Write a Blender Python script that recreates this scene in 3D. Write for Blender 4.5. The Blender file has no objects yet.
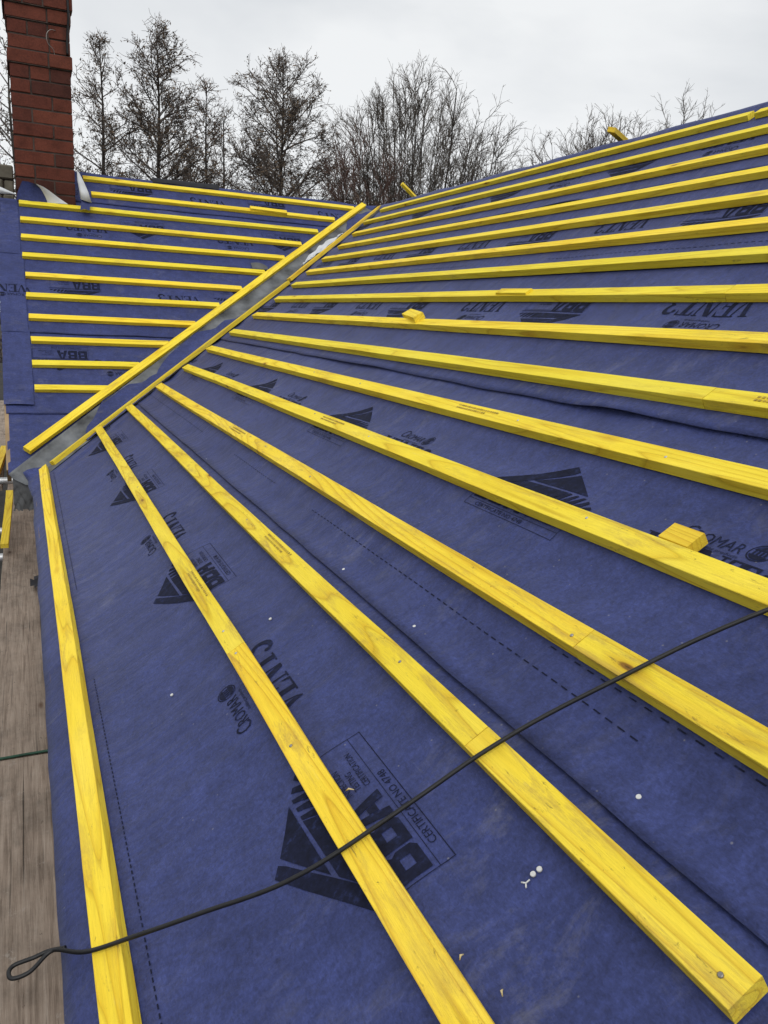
import bpy, bmesh, math, random
from mathutils import Vector, Matrix, noise
random.seed(11)
C = bpy.context.scene.collection
K = 0.8            # survey units -> metres
ZC = 4.5           # eye height above the ground
def W(x, y, z): return Vector((K*x, K*y, K*z+ZC))

# ------------------------------------------------------------------ helpers
def tag(o, label=None, cat=None, group=None, kind=None):
    if label: o['label'] = label
    if cat: o['category'] = cat
    if group: o['group'] = group
    if kind: o['kind'] = kind
    return o
def link_mesh(name, me, mats, parent=None, mw=None):
    o = bpy.data.objects.new(name, me); C.objects.link(o)
    for m in (mats if isinstance(mats, (list, tuple)) else [mats]): me.materials.append(m)
    if parent: o.parent = parent
    if mw is not None:
        if parent: o.matrix_parent_inverse = Matrix(); o.matrix_local = parent.matrix_world.inverted() @ mw
        else: o.matrix_world = mw
    return o
def obj(name, bm, mats, parent=None, mw=None, smooth=False):
    me = bpy.data.meshes.new(name); bm.normal_update(); bm.to_mesh(me); bm.free()
    if smooth:
        for p in me.polygons: p.use_smooth = True
    return link_mesh(name, me, mats, parent, mw)
def empty(name, loc):
    o = bpy.data.objects.new(name, None); C.objects.link(o); o.matrix_world = Matrix.Translation(loc)
    o.empty_display_size = .1
    return o
def frame(origin, ex, ey, ez):
    m = Matrix.Identity(4)
    for i, e in enumerate((ex, ey, ez)):
        for r in range(3): m[r][i] = e[r]
    for r in range(3): m[r][3] = origin[r]
    return m
def add_box(bm, a, b, mi=0, tint=None, lay=None):
    x0, y0, z0 = a; x1, y1, z1 = b
    v = [bm.verts.new(p) for p in ((x0,y0,z0),(x1,y0,z0),(x1,y1,z0),(x0,y1,z0),(x0,y0,z1),(x1,y0,z1),(x1,y1,z1),(x0,y1,z1))]
    for f in ((0,3,2,1),(4,5,6,7),(0,1,5,4),(1,2,6,5),(2,3,7,6),(3,0,4,7)):
        fc = bm.faces.new([v[i] for i in f]); fc.material_index = mi
        if lay is not None: fc[lay] = tint
def tube(bm, pts, radii, n=8, cap=True, mi=0):
    rings = []; up = Vector((0, 0, 1)); prev = None
    for i, p in enumerate(pts):
        p = Vector(p)
        t = (Vector(pts[min(i+1, len(pts)-1)]) - Vector(pts[max(i-1, 0)])).normalized()
        a = prev if prev is not None else (up if abs(t.z) < .9 else Vector((1, 0, 0)))
        u = (a - t*a.dot(t)).normalized(); w = t.cross(u); prev = u
        r = radii[i] if isinstance(radii, (list, tuple)) else radii
        rings.append([bm.verts.new(p + (u*math.cos(2*math.pi*k/n) + w*math.sin(2*math.pi*k/n))*r) for k in range(n)])
    for A, B in zip(rings, rings[1:]):
        for k in range(n):
            f = bm.faces.new((A[k], A[(k+1) % n], B[(k+1) % n], B[k])); f.material_index = mi; f.smooth = True
    if cap:
        bm.faces.new(rings[0][::-1]); bm.faces.new(rings[-1])
def catmull(pts, n=8):
    P = [Vector(p) for p in pts]; P = [P[0]*2-P[1]] + P + [P[-1]*2-P[-2]]; out = []
    for i in range(1, len(P)-2):
        for k in range(n):
            t = k/n; a, b, c, d = P[i-1:i+3]
            out.append(.5*((2*b)+(-a+c)*t+(2*a-5*b+4*c-d)*t*t+(-a+3*b-3*c+d)*t**3))
    out.append(P[-2]); return out
def sstep(a, b, x):
    t = max(0., min(1., (x-a)/(b-a))); return t*t*(3-2*t)
def nz(*v): return noise.noise(Vector(v))

# ------------------------------------------------------------------ materials
class NT:
    def __init__(s, name):
        s.m = bpy.data.materials.new(name); s.m.use_nodes = True
        s.t = s.m.node_tree; s.b = s.t.nodes['Principled BSDF']
    def n(s, typ, **kw):
        nd = s.t.nodes.new(typ)
        for k, v in kw.items():
            if k in nd.inputs: nd.inputs[k].default_value = v
            else: setattr(nd, k, v)
        return nd
    def l(s, a, b): s.t.links.new(a, b)
    def coords(s, scale=(1, 1, 1), kind='Object'):
        tc = s.n('ShaderNodeTexCoord'); mp = s.n('ShaderNodeMapping'); mp.inputs['Scale'].default_value = scale
        s.l(tc.outputs[kind], mp.inputs['Vector']); return mp
    def shifted(s, scale):
        """object coordinates moved by a random amount per object"""
        tc = s.n('ShaderNodeTexCoord'); oi = s.n('ShaderNodeObjectInfo')
        mu = s.n('ShaderNodeMath', operation='MULTIPLY'); mu.inputs[1].default_value = 37.
        s.l(oi.outputs['Random'], mu.inputs[0])
        ad = s.n('ShaderNodeVectorMath', operation='ADD'); s.l(tc.outputs['Object'], ad.inputs[0]); s.l(mu.outputs[0], ad.inputs[1])
        mp = s.n('ShaderNodeMapping'); mp.inputs['Scale'].default_value = scale; s.l(ad.outputs[0], mp.inputs['Vector'])
        return mp
    def noise(s, vec, scale, detail=4, rough=.55, dist=0):
        nd = s.n('ShaderNodeTexNoise', Scale=scale, Detail=detail, Roughness=rough, Distortion=dist)
        s.l(vec.outputs[0], nd.inputs['Vector']); return nd
    def ramp(s, fac, stops):
        r = s.n('ShaderNodeValToRGB'); e = r.color_ramp.elements
        while len(e) < len(stops): e.new(.5)
        for el, (p, c) in zip(e, stops):
            el.position = p; el.color = (c, c, c, 1) if isinstance(c, (int, float)) else (*c, 1)
        s.l(fac, r.inputs[0]); return r
    def mix(s, fac, a, b, mode='MIX'):
        m = s.n('ShaderNodeMix', data_type='RGBA', blend_type=mode)
        for inp, v in ((0, fac), (6, a), (7, b)):
            if hasattr(v, 'is_linked'): s.l(v, m.inputs[inp])
            elif isinstance(v, (int, float)): m.inputs[inp].default_value = v
            else: m.inputs[inp].default_value = (*v, 1)
        return m.outputs[2]
    def bump(s, height, strength, dist, prev=None):
        b = s.n('ShaderNodeBump', Strength=strength, Distance=dist); s.l(height, b.inputs['Height'])
        if prev is not None: s.l(prev, b.inputs['Normal'])
        return b.outputs[0]
    def done(s, col, rough=.6, nrm=None, spec=.4):
        if hasattr(col, 'is_linked'): s.l(col, s.b.inputs['Base Color'])
        else: s.b.inputs['Base Color'].default_value = (*col, 1)
        if hasattr(rough, 'is_linked'): s.l(rough, s.b.inputs['Roughness'])
        else: s.b.inputs['Roughness'].default_value = rough
        s.b.inputs['Specular IOR Level'].default_value = spec
        if nrm is not None: s.l(nrm, s.b.inputs['Normal'])
        return s.m
def plain(name, col, rough=.6, var=.25, scale=12, metal=0, bump=.1):
    n = NT(name); c = n.coords(); a = n.noise(c, scale, 6)
    lo = tuple(x*(1-var) for x in col); hi = tuple(min(1, x*(1+var)) for x in col)
    r = n.ramp(a.outputs['Fac'], [(.3, lo), (.7, hi)])
    n.b.inputs['Metallic'].default_value = metal
    return n.done(r.outputs[0], rough, n.bump(a.outputs['Fac'], bump, .01))

def membrane_mat(name, lo, hi):
    n = NT(name); c = n.shifted((1, 1, 1))
    big = n.noise(c, 3.2, 6, .6, .6); mid = n.noise(c, 26, 5, .7); 
    cf = n.shifted((1, .35, 1)); fib = n.noise(cf, 420, 4, .75)
    base = n.ramp(big.outputs['Fac'], [(.28, lo), (.74, hi)])
    m2 = n.ramp(mid.outputs['Fac'], [(.25, .72), (.75, 1.30)])
    col = n.mix(1., base.outputs[0], m2.outputs[0], 'MULTIPLY')
    f2 = n.ramp(fib.outputs['Fac'], [(.25, .72), (.5, 1.), (.8, 1.36)])
    col = n.mix(1., col, f2.outputs[0], 'MULTIPLY')
    mo = n.noise(c, 130, 5, .7, .5); m3 = n.ramp(mo.outputs['Fac'], [(.28, .70), (.5, 1.), (.72, 1.34)])
    col = n.mix(1., col, m3.outputs[0], 'MULTIPLY')
    # dusty scuffs: thin stretched streaks inside sparse patches
    cs = n.shifted((1.6, 3.2, 1)); st = n.noise(cs, 6, 8, .78, .5)
    patch = n.noise(c, 1.7, 3, .5)
    s1 = n.ramp(st.outputs['Fac'], [(.52, 0.), (.70, 1.)]); p1 = n.ramp(patch.outputs['Fac'], [(.42, 0.), (.62, 1.)])
    mk = n.n('ShaderNodeMath', operation='MULTIPLY'); n.l(s1.outputs[0], mk.inputs[0]); n.l(p1.outputs[0], mk.inputs[1])
    mk2 = n.n('ShaderNodeMath', operation='MULTIPLY'); n.l(mk.outputs[0], mk2.inputs[0]); mk2.inputs[1].default_value = .34
    col = n.mix(mk2.outputs[0], col, (.20, .20, .235))
    cs2 = n.shifted((5.0, 1.1, 1)); st2 = n.noise(cs2, 5, 7, .8, .6)
    s2 = n.ramp(st2.outputs['Fac'], [(.63, 0.), (.78, .5)])
    col = n.mix(s2.outputs[0], col, (.15, .16, .20))
    # small specks
    vo = n.n('ShaderNodeTexVoronoi', Scale=34.); n.l(c.outputs[0], vo.inputs['Vector'])
    sp = n.ramp(vo.outputs['Distance'], [(.035, .35), (.06, 0.)]); col = n.mix(sp.outputs[0], col, (.3, .29, .27))
    cz = n.n('ShaderNodeTexWave', wave_type='BANDS', bands_direction='Y', Scale=2.6, Distortion=2.2, Detail=2.); cz.inputs['Detail Scale'].default_value = .6
    n.l(n.shifted((.35, 1, 1)).outputs[0], cz.inputs['Vector'])
    cm = n.noise(n.shifted((.8, .8, 1)), 1.3, 2); cm2 = n.ramp(cm.outputs['Fac'], [(.44, 0.), (.62, 1.)])
    cl = n.ramp(cz.outputs['Fac'], [(.80, 0.), (1., 1.)]); cr_ = n.n('ShaderNodeMath', operation='MULTIPLY'); n.l(cl.outputs[0], cr_.inputs[0]); n.l(cm2.outputs[0], cr_.inputs[1])
    b1 = n.bump(mo.outputs['Fac'], .35, .003, n.bump(fib.outputs['Fac'], .35, .002))
    cw = n.shifted((1.6, 9, 1)); wr = n.noise(cw, 1.6, 4, .55, .5)
    b2 = n.bump(wr.outputs['Fac'], .5, .014, b1)
    rg = n.noise(n.shifted((1.2, 2.6, 1)), 1.9, 3, .5, .7); rg.noise_type = 'RIDGED_MULTIFRACTAL'
    rr = n.ramp(rg.outputs['Fac'], [(.35, 0.), (1., 1.)]); b2 = n.bump(rr.outputs[0], .5, .010, n.bump(cr_.outputs[0], .35, .003, b2))
    b3 = n.bump(mid.outputs['Fac'], .25, .005, b2)
    m = n.done(col, .60, b3, .30)
    n.b.inputs['Sheen Weight'].default_value = .10; n.b.inputs['Sheen Roughness'].default_value = .45
    n.b.inputs['Sheen Tint'].default_value = (.75, .8, 1, 1)
    return m
def batten_mat(name, c0, c1, dirt, reach=0.):
    n = NT(name)
    # growth rings cut along the length: a stretched noise read as contour lines
    fld = n.noise(n.shifted((.55, 10, 10)), 1.0, 2, .45, .25)
    mul = n.n('ShaderNodeMath', operation='MULTIPLY'); mul.inputs[1].default_value = 17.; n.l(fld.outputs['Fac'], mul.inputs[0])
    fr = n.n('ShaderNodeMath', operation='FRACT'); n.l(mul.outputs[0], fr.inputs[0])
    ring = n.ramp(fr.outputs[0], [(.0, tuple(x*.84 for x in c1)), (.12, c0), (.55, tuple(min(1, x*1.03) for x in c0)), (.92, tuple(.5*(p+q) for p, q in zip(c0, c1))), (1., c1)])
    bl = n.noise(n.shifted((2.2, 7, 7)), 1.3, 4, .6)
    b2 = n.ramp(bl.outputs['Fac'], [(.28, (.93, .88, .75)), (.5, (1., 1., 1.)), (.72, (1.03, 1.05, 1.6))])
    col = n.mix(1., ring.outputs[0], b2.outputs[0], 'MULTIPLY')
    fine = n.noise(n.shifted((6, 190, 190)), 2.5, 5, .72)
    f2 = n.ramp(fine.outputs['Fac'], [(.3, .88), (.6, 1.03)])
    col = n.mix(1., col, f2.outputs[0], 'MULTIPLY')
    # knots with a stained halo
    vk = n.n('ShaderNodeTexVoronoi', Scale=1.); n.l(n.shifted((4.2, 15, 15)).outputs[0], vk.inputs['Vector'])
    kc = n.n('ShaderNodeSeparateColor'); n.l(vk.outputs['Color'], kc.inputs[0])
    k2 = n.ramp(kc.outputs[0], [(.42, 0.), (.44, 1.)])
    for stops, c in (([(.05, .7), (.20, 0.)], (.58, .32, .02)), ([(.045, .9), (.075, 0.)], (.20, .080, .014)), ([(.014, .7), (.028, 0.)], (.04, .022, .01))):
        k1 = n.ramp(vk.outputs['Distance'], stops)
        km = n.n('ShaderNodeMath', operation='MULTIPLY'); n.l(k1.outputs[0], km.inputs[0]); n.l(k2.outputs[0], km.inputs[1])
        col = n.mix(km.outputs[0], col, c)
    # grime: smudges, then scrapes, in patches
    ar = n.noise(n.shifted((1.3, 1.3, 1.3)), 1.7, 3); a2 = n.ramp(ar.outputs['Fac'], [(.44-reach, .10+reach), (.64-reach, 1.)])
    for sc, scale, lo, hi, k, c in (((3, 20, 20), 2.2, .50, .70, dirt, (.42, .27, .07)), ((9, 40, 40), 2.6, .60, .68, .75, (.14, .09, .035)), ((30, 70, 70), 1.5, .65, .69, .75, (.07, .045, .024))):
        d = n.noise(n.shifted(sc), scale, 8, .75, .4); dd = n.ramp(d.outputs['Fac'], [(lo, 0.), (hi, k)])
        dm = n.n('ShaderNodeMath', operation='MULTIPLY'); n.l(dd.outputs[0], dm.inputs[0]); n.l(a2.outputs[0], dm.inputs[1])
        col = n.mix(dm.outputs[0], col, c)
    # worn pale patches where the stain rubbed off
    wp = n.noise(n.shifted((2.6, 16, 16)), 2.1, 6, .7); w2 = n.ramp(wp.outputs['Fac'], [(.64, 0.), (.76, .45)]); col = n.mix(w2.outputs[0], col, (.80, .66, .22))
    oi = n.n('ShaderNodeObjectInfo'); hv = n.n('ShaderNodeHueSaturation')
    mr = n.n('ShaderNodeMapRange'); n.l(oi.outputs['Random'], mr.inputs[0]); mr.inputs[3].default_value = .90; mr.inputs[4].default_value = 1.06
    n.l(mr.outputs[0], hv.inputs['Value']); mh = n.n('ShaderNodeMapRange'); n.l(oi.outputs['Random'], mh.inputs[0]); mh.inputs[3].default_value = .508; mh.inputs[4].default_value = .492
    n.l(mh.outputs[0], hv.inputs['Hue']); n.l(col, hv.inputs['Color'])
    b = n.bump(fine.outputs['Fac'], .5, .003, n.bump(fr.outputs[0], .06, .002))
    return n.done(hv.outputs[0], .72, b, .22)
def brick_mat():
    n = NT('red_brick'); c = n.coords((1, 1, 1)); at = n.n('ShaderNodeAttribute'); at.attribute_name = 'tint'
    a = n.noise(c, 9, 8, .7); f = n.noise(c, 120, 5, .7)
    base = n.ramp(at.outputs['Fac'], [(0, (.070, .025, .019)), (.5, (.112, .032, .022)), (1, (.150, .045, .028))])
    r = n.ramp(a.outputs['Fac'], [(.25, .45), (.5, .95), (.8, 1.3)]); col = n.mix(1., base.outputs[0], r.outputs[0], 'MULTIPLY')
    g = n.ramp(f.outputs['Fac'], [(.3, .75), (.7, 1.15)]); col = n.mix(1., col, g.outputs[0], 'MULTIPLY')
    so = n.noise(n.coords((1.5, 1.5, .6)), 4, 5, .6); s2 = n.ramp(so.outputs['Fac'], [(.52, 0.), (.75, .75)])
    col = n.mix(s2.outputs[0], col, (.03, .022, .018))
    return n.done(col, .85, n.bump(f.outputs['Fac'], .5, .004), .2)
def board_mat():
    n = NT('weathered_board'); g = n.noise(n.shifted((70, 2.2, 70)), 1.6, 8, .72, .6)
    base = n.ramp(g.outputs['Fac'], [(.30, (.13, .098, .075)), (.48, (.27, .215, .17)), (.72, (.37, .31, .255))])
    cr = n.noise(n.shifted((120, 1.3, 120)), 1.1, 3, .5, .3); c2 = n.ramp(cr.outputs['Fac'], [(.29, .25), (.35, 1.)])
    col = n.mix(1., base.outputs[0], c2.outputs[0], 'MULTIPLY')
    b = n.noise(n.shifted((1.6, 1, 1)), 5, 7, .7); bb = n.ramp(b.outputs['Fac'], [(.3, .55), (.5, .95), (.7, 1.2)])
    col = n.mix(1., col, bb.outputs[0], 'MULTIPLY')
    s = n.noise(n.shifted((1.4, 1, 1)), 13, 9, .8); s2 = n.ramp(s.outputs['Fac'], [(.60, 0.), (.70, .55)])
    col = n.mix(s2.outputs[0], col, (.42, .39, .35))
    d = n.noise(n.shifted((2.6, 1, 1)), 22, 7, .75); d2 = n.ramp(d.outputs['Fac'], [(.62, 0.), (.70, .85)])
    col = n.mix(d2.outputs[0], col, (.05, .037, .028))
    k = n.n('ShaderNodeTexVoronoi', Scale=1.); n.l(n.shifted((9, 3.2, 9)).outputs[0], k.inputs['Vector']); k2 = n.ramp(k.outputs['Distance'], [(.06, .85), (.11, 0.)]); col = n.mix(k2.outputs[0], col, (.10, .06, .04))
    return n.done(col, .85, n.bump(g.outputs['Fac'], .6, .006), .2)
M = {}
M['blue'] = membrane_mat('blue_membrane', (.0225, .0320, .116), (.0380, .0515, .170))
M['white_under'] = plain('pale_membrane_underside', (.58, .60, .62), .6, .12, 14)
M['ink'] = plain('printed_ink', (.0085, .0090, .0190), .75, .55, 170, bump=.05)
_i = NT('printed_ink_worn'); _n = _i.noise(_i.coords(), 75, 6, .75); _r = _i.ramp(_n.outputs['Fac'], [(.36, (.0075, .0090, .021)), (.56, (.0115, .0145, .038)), (.70, (.024, .034, .105))]); M['ink'] = _i.done(_r.outputs[0], .75)
M['ink'].node_tree.nodes['Principled BSDF'].inputs['Specular IOR Level'].default_value = .12
M['batten'] = batten_mat('stained_batten', (.94, .730, .048), (.82, .57, .028), .75)
M['batten_dirty'] = batten_mat('trodden_batten', (.91, .690, .046), (.76, .50, .028), .85, .10)
M['batten_old'] = batten_mat('darker_batten', (.82, .60, .045), (.70, .45, .028), .7)
M['brick'] = brick_mat()
M['mortar'] = plain('dark_mortar', (.062, .045, .038), .95, .35, 30, bump=.4)
M['soot_cement'] = plain('sooty_cement', (.16, .15, .13), .95, .4, 14, bump=.4)
M['board'] = board_mat()
M['liner'] = plain('grey_valley_liner', (.105, .112, .120), .5, .75, 9, bump=.6)
M['lead'] = plain('dull_lead', (.11, .112, .115), .5, .4, 9, metal=.3, bump=.3)
M['rubber'] = plain('black_rubber', (.010, .010, .011), .48, .3, 40)
M['felt'] = plain('black_felt', (.02, .021, .026), .85, .3, 20)
M['zinc'] = plain('galvanised_steel', (.52, .53, .54), .42, .2, 20, metal=.6)
M['white_cap'] = plain('dull_zinc', (.62, .62, .60), .5, .06, 30)
M['white_paint'] = plain('white_paint', (.72, .72, .70), .5, .08, 8)
M['steel'] = plain('steel_nail', (.30, .28, .26), .4, .3, 60, metal=.7)
M['stone'] = plain('mossy_stone', (.15, .135, .105), .95, .45, 9, bump=.6)
M['green'] = plain('green_cord', (.014, .060, .036), .6, .3, 30)
M['soil'] = plain('shade_dark_soil', (.018, .016, .013), .95, .5, 1.3, bump=.5)  # ground colour made near-black to stand in for deep shade below the scaffold
M['bark'] = plain('bark', (.045, .038, .033), .95, .4, 6, bump=.3)
M['twig'] = plain('twig', (.095, .078, .068), .95, .3, 3)
M['twig_red'] = plain('red_twig', (.105, .064, .052), .95, .3, 3)
M['twig_pale'] = plain('pale_twig', (.105, .09, .076), .95, .3, 3)
M['leaf'] = plain('withered_leaf', (.105, .072, .044), .9, .5, 2)
M['leaf_rust'] = plain('rusty_leaf', (.12, .066, .034), .9, .5, 2)
M['stamp_ink'] = plain('faded_stamp_ink', (.40, .27, .03), .7, .5, 90)
M['splinter'] = plain('pale_splinter', (.62, .50, .26), .8, .2, 60)
M['timber'] = plain('raw_timber', (.30, .21, .12), .8, .3, 7)

# ------------------------------------------------------------------ the two roof planes (survey units)
RO = Vector((.2152, 0, -.84268)); RS = Vector((.841885, 0, .539657)); RN = Vector((-.539657, 0, .841885)); EY = Vector((0, 1, 0)); EX = Vector((1, 0, 0))
LO = Vector((0, 1.9327, -3.2548)); LT = Vector((0, .780381, .625305)); LN = Vector((0, -.625305, .780381))
MR = frame(W(*RO), RS, EY, RN); ML = frame(W(*LO), EX, LT, LN)
def PR(s, y, h=0): return W(*(RO + RS*s + EY*y + RN*h))
def PL(x, t, h=0): return W(*(LO + EX*x + LT*t + LN*h))
def axis_y(s): return 4.0 + .6735*(s+1.4004)        # where the planes meet, on the right slope
def axis_t(x): return 2.649 + 1.0251*(x+.9638)      # the same on the left slope
RIDGE_S = 3.47; RIDGE_T = 6.87
R_ROWS = [-.184, .196, .420, .647, .863, 1.077, 1.288, 1.507, 1.731, 1.940, 2.140, 2.355, 2.576, 2.815, 3.070, 3.325]
R_FAR = [5.26, 4.99, 5.08, 5.16, 5.23, 5.38, 5.47, 5.57, 5.68, 5.83, 6.01, 6.175, 6.313, 6.52, 6.81, 6.94]
L_ROWS = [6.780, 6.565, 6.350, 6.140, 5.926, 5.708, 5.485, 5.267, 5.044, 4.820, 4.598, 4.375]
L_X0 = [.508, .555, .027, .029, .027, .028, .040, .036, .044, .049, .046, .051]
L_X1 = [2.863, 2.609, 2.396, 2.195, 1.999, 1.790, 1.559, 1.347, 1.139, .919, .706, .482]
BW, BH = .0455, .026
R_LAPS = [-.262, .498, 1.236, 1.985, 2.715, RIDGE_S]
L_LAPS = [3.70, 4.18, 4.915, 5.775, 6.48, RIDGE_T]

def near_batten(v, rows, w0=0., w1=BW):
    d = 9.
    for r in rows:
        if v < r+w0: d = min(d, r+w0-v)
        elif v > r+w1: d = min(d, v-r-w1)
        else: return 0.
    return d
def wav(a, b, seed):
    """sag and wrinkles, a = up the slope, b = along it; always <= 0"""
    sag = .5+.5*math.sin(b*2*math.pi/.52+seed+.8*nz(a*.7, b*.7, seed))
    w1 = nz(a*1.2, b*3.1, seed+3); w2 = nz(a*2.4+5, b*7.5, seed+9); w3 = nz((a-b*.4)*3, (b+a*.3)*1.5, seed+17)
    return -.0035*sag - .0065*(.5-.5*w1) - .0028*(.5-.5*w2) - .005*(1-abs(w3))**3
def HR(a, b):
    f = sstep(0, .085, near_batten(a, R_ROWS))
    h = -.0024 + f*wav(a, b, 1.)
    if a < -.2: h -= (a+.2)**2*1.6*(1+.5*nz(b*3, 0, 4)) + .003*nz(b*5, a*4, 2)
    return h
def HL(b, a):
    f = sstep(0, .085, near_batten(a, L_ROWS, -BW/2, BW/2)) if b > .03 else .7
    return -.0024 + f*wav(a, b, 41.)

# ------------------------------------------------------------------ printing on the membrane
def rect(x0, y0, x1, y1): return [(x0, y0), (x1, y0), (x1, y1), (x0, y1)]
def stroke(pts, w):
    out = []
    L = []; Rr = []
    for i, (x, y) in enumerate(pts):
        ax, ay = pts[max(i-1, 0)]; bx, by = pts[min(i+1, len(pts)-1)]
        dx, dy = bx-ax, by-ay; d = math.hypot(dx, dy) or 1
        ww = w[i] if isinstance(w, (list, tuple)) else w
        L.append((x-dy/d*ww/2, y+dx/d*ww/2)); Rr.append((x+dy/d*ww/2, y-dx/d*ww/2))
    for i in range(len(pts)-1): out.append([Rr[i], Rr[i+1], L[i+1], L[i]])
    return out
def arc(cx, cy, rx, ry, a0, a1, n=10):
    return [(cx+rx*math.cos(math.radians(a0+(a1-a0)*k/n)), cy+ry*math.sin(math.radians(a0+(a1-a0)*k/n))) for k in range(n+1)]
def glyph_vent():
    G = []
    def add(polys, dx, sx=1.): G.extend([[(dx+x*sx, y) for x, y in p] for p in polys])
    V = [[(.10,.96),(.34,.96),(.58,.12),(.50,0),(.46,0)], [(.76,.96),(.84,.96),(.585,.10),(.55,.14)], rect(.0,.96,.42,1), rect(.68,.96,.96,1)]
    E = [rect(.10,.05,.32,.95), rect(0,.95,.78,1), rect(0,0,.80,.05), rect(.325,.48,.56,.53), [(.68,.945),(.78,.945),(.78,.72)], [(.68,.055),(.80,.055),(.80,.30)], rect(.565,.38,.61,.63)]
    N = [rect(.10,.05,.17,.95), [(.10,1),(.36,1),(.88,.05),(.88,0),(.66,0),(.18,.86)], rect(.815,.06,.88,.95), rect(0,0,.28,.045), rect(.70,.955,.98,1)]
    T = [rect(.30,.05,.54,.95), rect(0,.95,.84,1), rect(.16,0,.68,.05), [(0,.945),(.12,.945),(0,.70)], [(.72,.945),(.84,.945),(.84,.70)]]
    three = stroke(arc(.34,.72,.27,.24,150,-80), [.05,.08,.10,.12,.16,.19,.19,.17,.14,.10,.06]) + stroke(arc(.34,.27,.31,.24,85,-155), [.06,.10,.14,.18,.20,.21,.19,.14,.11,.09,.06]) + [arc(.10,.82,.09,.07,0,360,10)[:-1], arc(.09,.17,.09,.08,0,360,10)[:-1]]
    add(V, 0); add(E, .90); add(N, 1.78); add(T, 2.82); add([[(x, y*1.12-.12) for x, y in p] for p in three], 3.78)
    return [[(x/4.5*.300, y*.080) for x, y in p] for p in G]
def glyph_bba_word():
    G = []
    def B(dx):
        return [[(dx+x, y) for x, y in p] for p in (rect(0,0,.30,1), [(.302,.80),(.302,1),(.74,1),(.88,.9),(.88,.80)], rect(.62,.60,.88,.798), [(.302,.42),(.302,.598),(.88,.598),(.80,.51),(.88,.42)], rect(.64,.20,.90,.418), [(.302,0),(.302,.198),(.90,.198),(.90,.1),(.76,0)])]
    G += B(0)+B(.98)
    G += [[(1.94+x, y) for x, y in p] for p in ([(0,0),(.30,0),(.52,1),(.33,1)], [(.70,0),(1.02,0),(.69,1),(.525,1)], [(.36,.20),(.645,.20),(.60,.40),(.405,.40)])]
    return [[(x/2.96*.185+.008, -.090+y*.078) for x, y in p] for p in G]
def glyph_bba_mark():
    A, T, D = Vector((0, 0)), Vector((.185, .106)), Vector((.352, 0))
    P = lambda x, y: (x, y)
    g = [[P(0,0), P(.055,0), P(.192,.082), P(.205,.0935), T.to_tuple()],          # thick left limb
         [P(.112,.031), P(.215,.0865), P(.292,.0385)],                            # inner triangle
         [P(.058,0), P(.222,0), P(.240,.0300), P(.098,.0225)]]                    # foot
    for k in range(5):                                                            # furrows in the right foot
        x = .2245+k*.0225; e = lambda q: min(.0300, .106*(.352-q)/.167)
        g.append([P(x,.0), P(x+.018,.0), P(x+.028,max(.002, e(x+.030))), P(x+.019,max(.003, e(x+.019)))])
    g += stroke([(.004,-.010),(.345,-.010)], .0035)
    return g
def box_lines(x0, y0, x1, y1, w=.0014):
    return [rect(x0, y0, x1, y0+w), rect(x0, y1-w, x1, y1), rect(x0, y0+w, x0+w, y1-w), rect(x1-w, y0+w, x1, y1-w)]
def font_polys(txt, x0, y0, width, height):
    cu = bpy.data.curves.new('txt', 'FONT'); cu.body = txt; cu.resolution_u = 2
    o = bpy.data.objects.new('txt', cu); C.objects.link(o)
    dg = bpy.context.evaluated_depsgraph_get(); me = bpy.data.meshes.new_from_object(o.evaluated_get(dg))
    xs = [v.co.x for v in me.vertices]; ys = [v.co.y for v in me.vertices]
    sx = width/(max(xs)-min(xs)); sy = height/(max(ys)-min(ys)); mx, my = min(xs), min(ys)
    out = [[(x0+(me.vertices[i].co.x-mx)*sx, y0+(me.vertices[i].co.y-my)*sy) for i in p.vertices] for p in me.polygons]
    bpy.data.objects.remove(o); bpy.data.curves.remove(cu); bpy.data.meshes.remove(me)
    return out
def glyph_cromar():
    g = font_polys('C', 0, 0, .024, .036) + font_polys('ROMAR', .027, .001, .105, .027)
    c = (.160, .018); r = .021
    g += stroke(arc(*c, r, r, 0, 360, 20), .0022)
    g += [arc(c[0], c[1], .0178, .0178, 200, 340, 10), arc(c[0], c[1], .0178, .0178, 20, 160, 10)]
    for k in range(4): g.append(rect(c[0]-.0135+k*.0072, c[1]-.0055, c[0]-.0095+k*.0072, c[1]+.0055))
    g += font_polys('building products', .052, -.0135, .086, .0095)
    return g
G_VENT = glyph_vent(); G_CROMAR = glyph_cromar()
G_BBA = glyph_bba_mark() + glyph_bba_word() + box_lines(0, -.122, .338, -.016) + [rect(.0015, -.0985, .3365, -.0975)] \
    + font_polys('INSPECTION', .212, -.055, .070, .0110) + font_polys('TESTING', .212, -.0715, .050, .0110) + font_polys('CERTIFICATION', .212, -.088, .092, .0110) \
    + font_polys('CERTIFICATE NO 4748', .040, -.116, .185, .0125)
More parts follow.
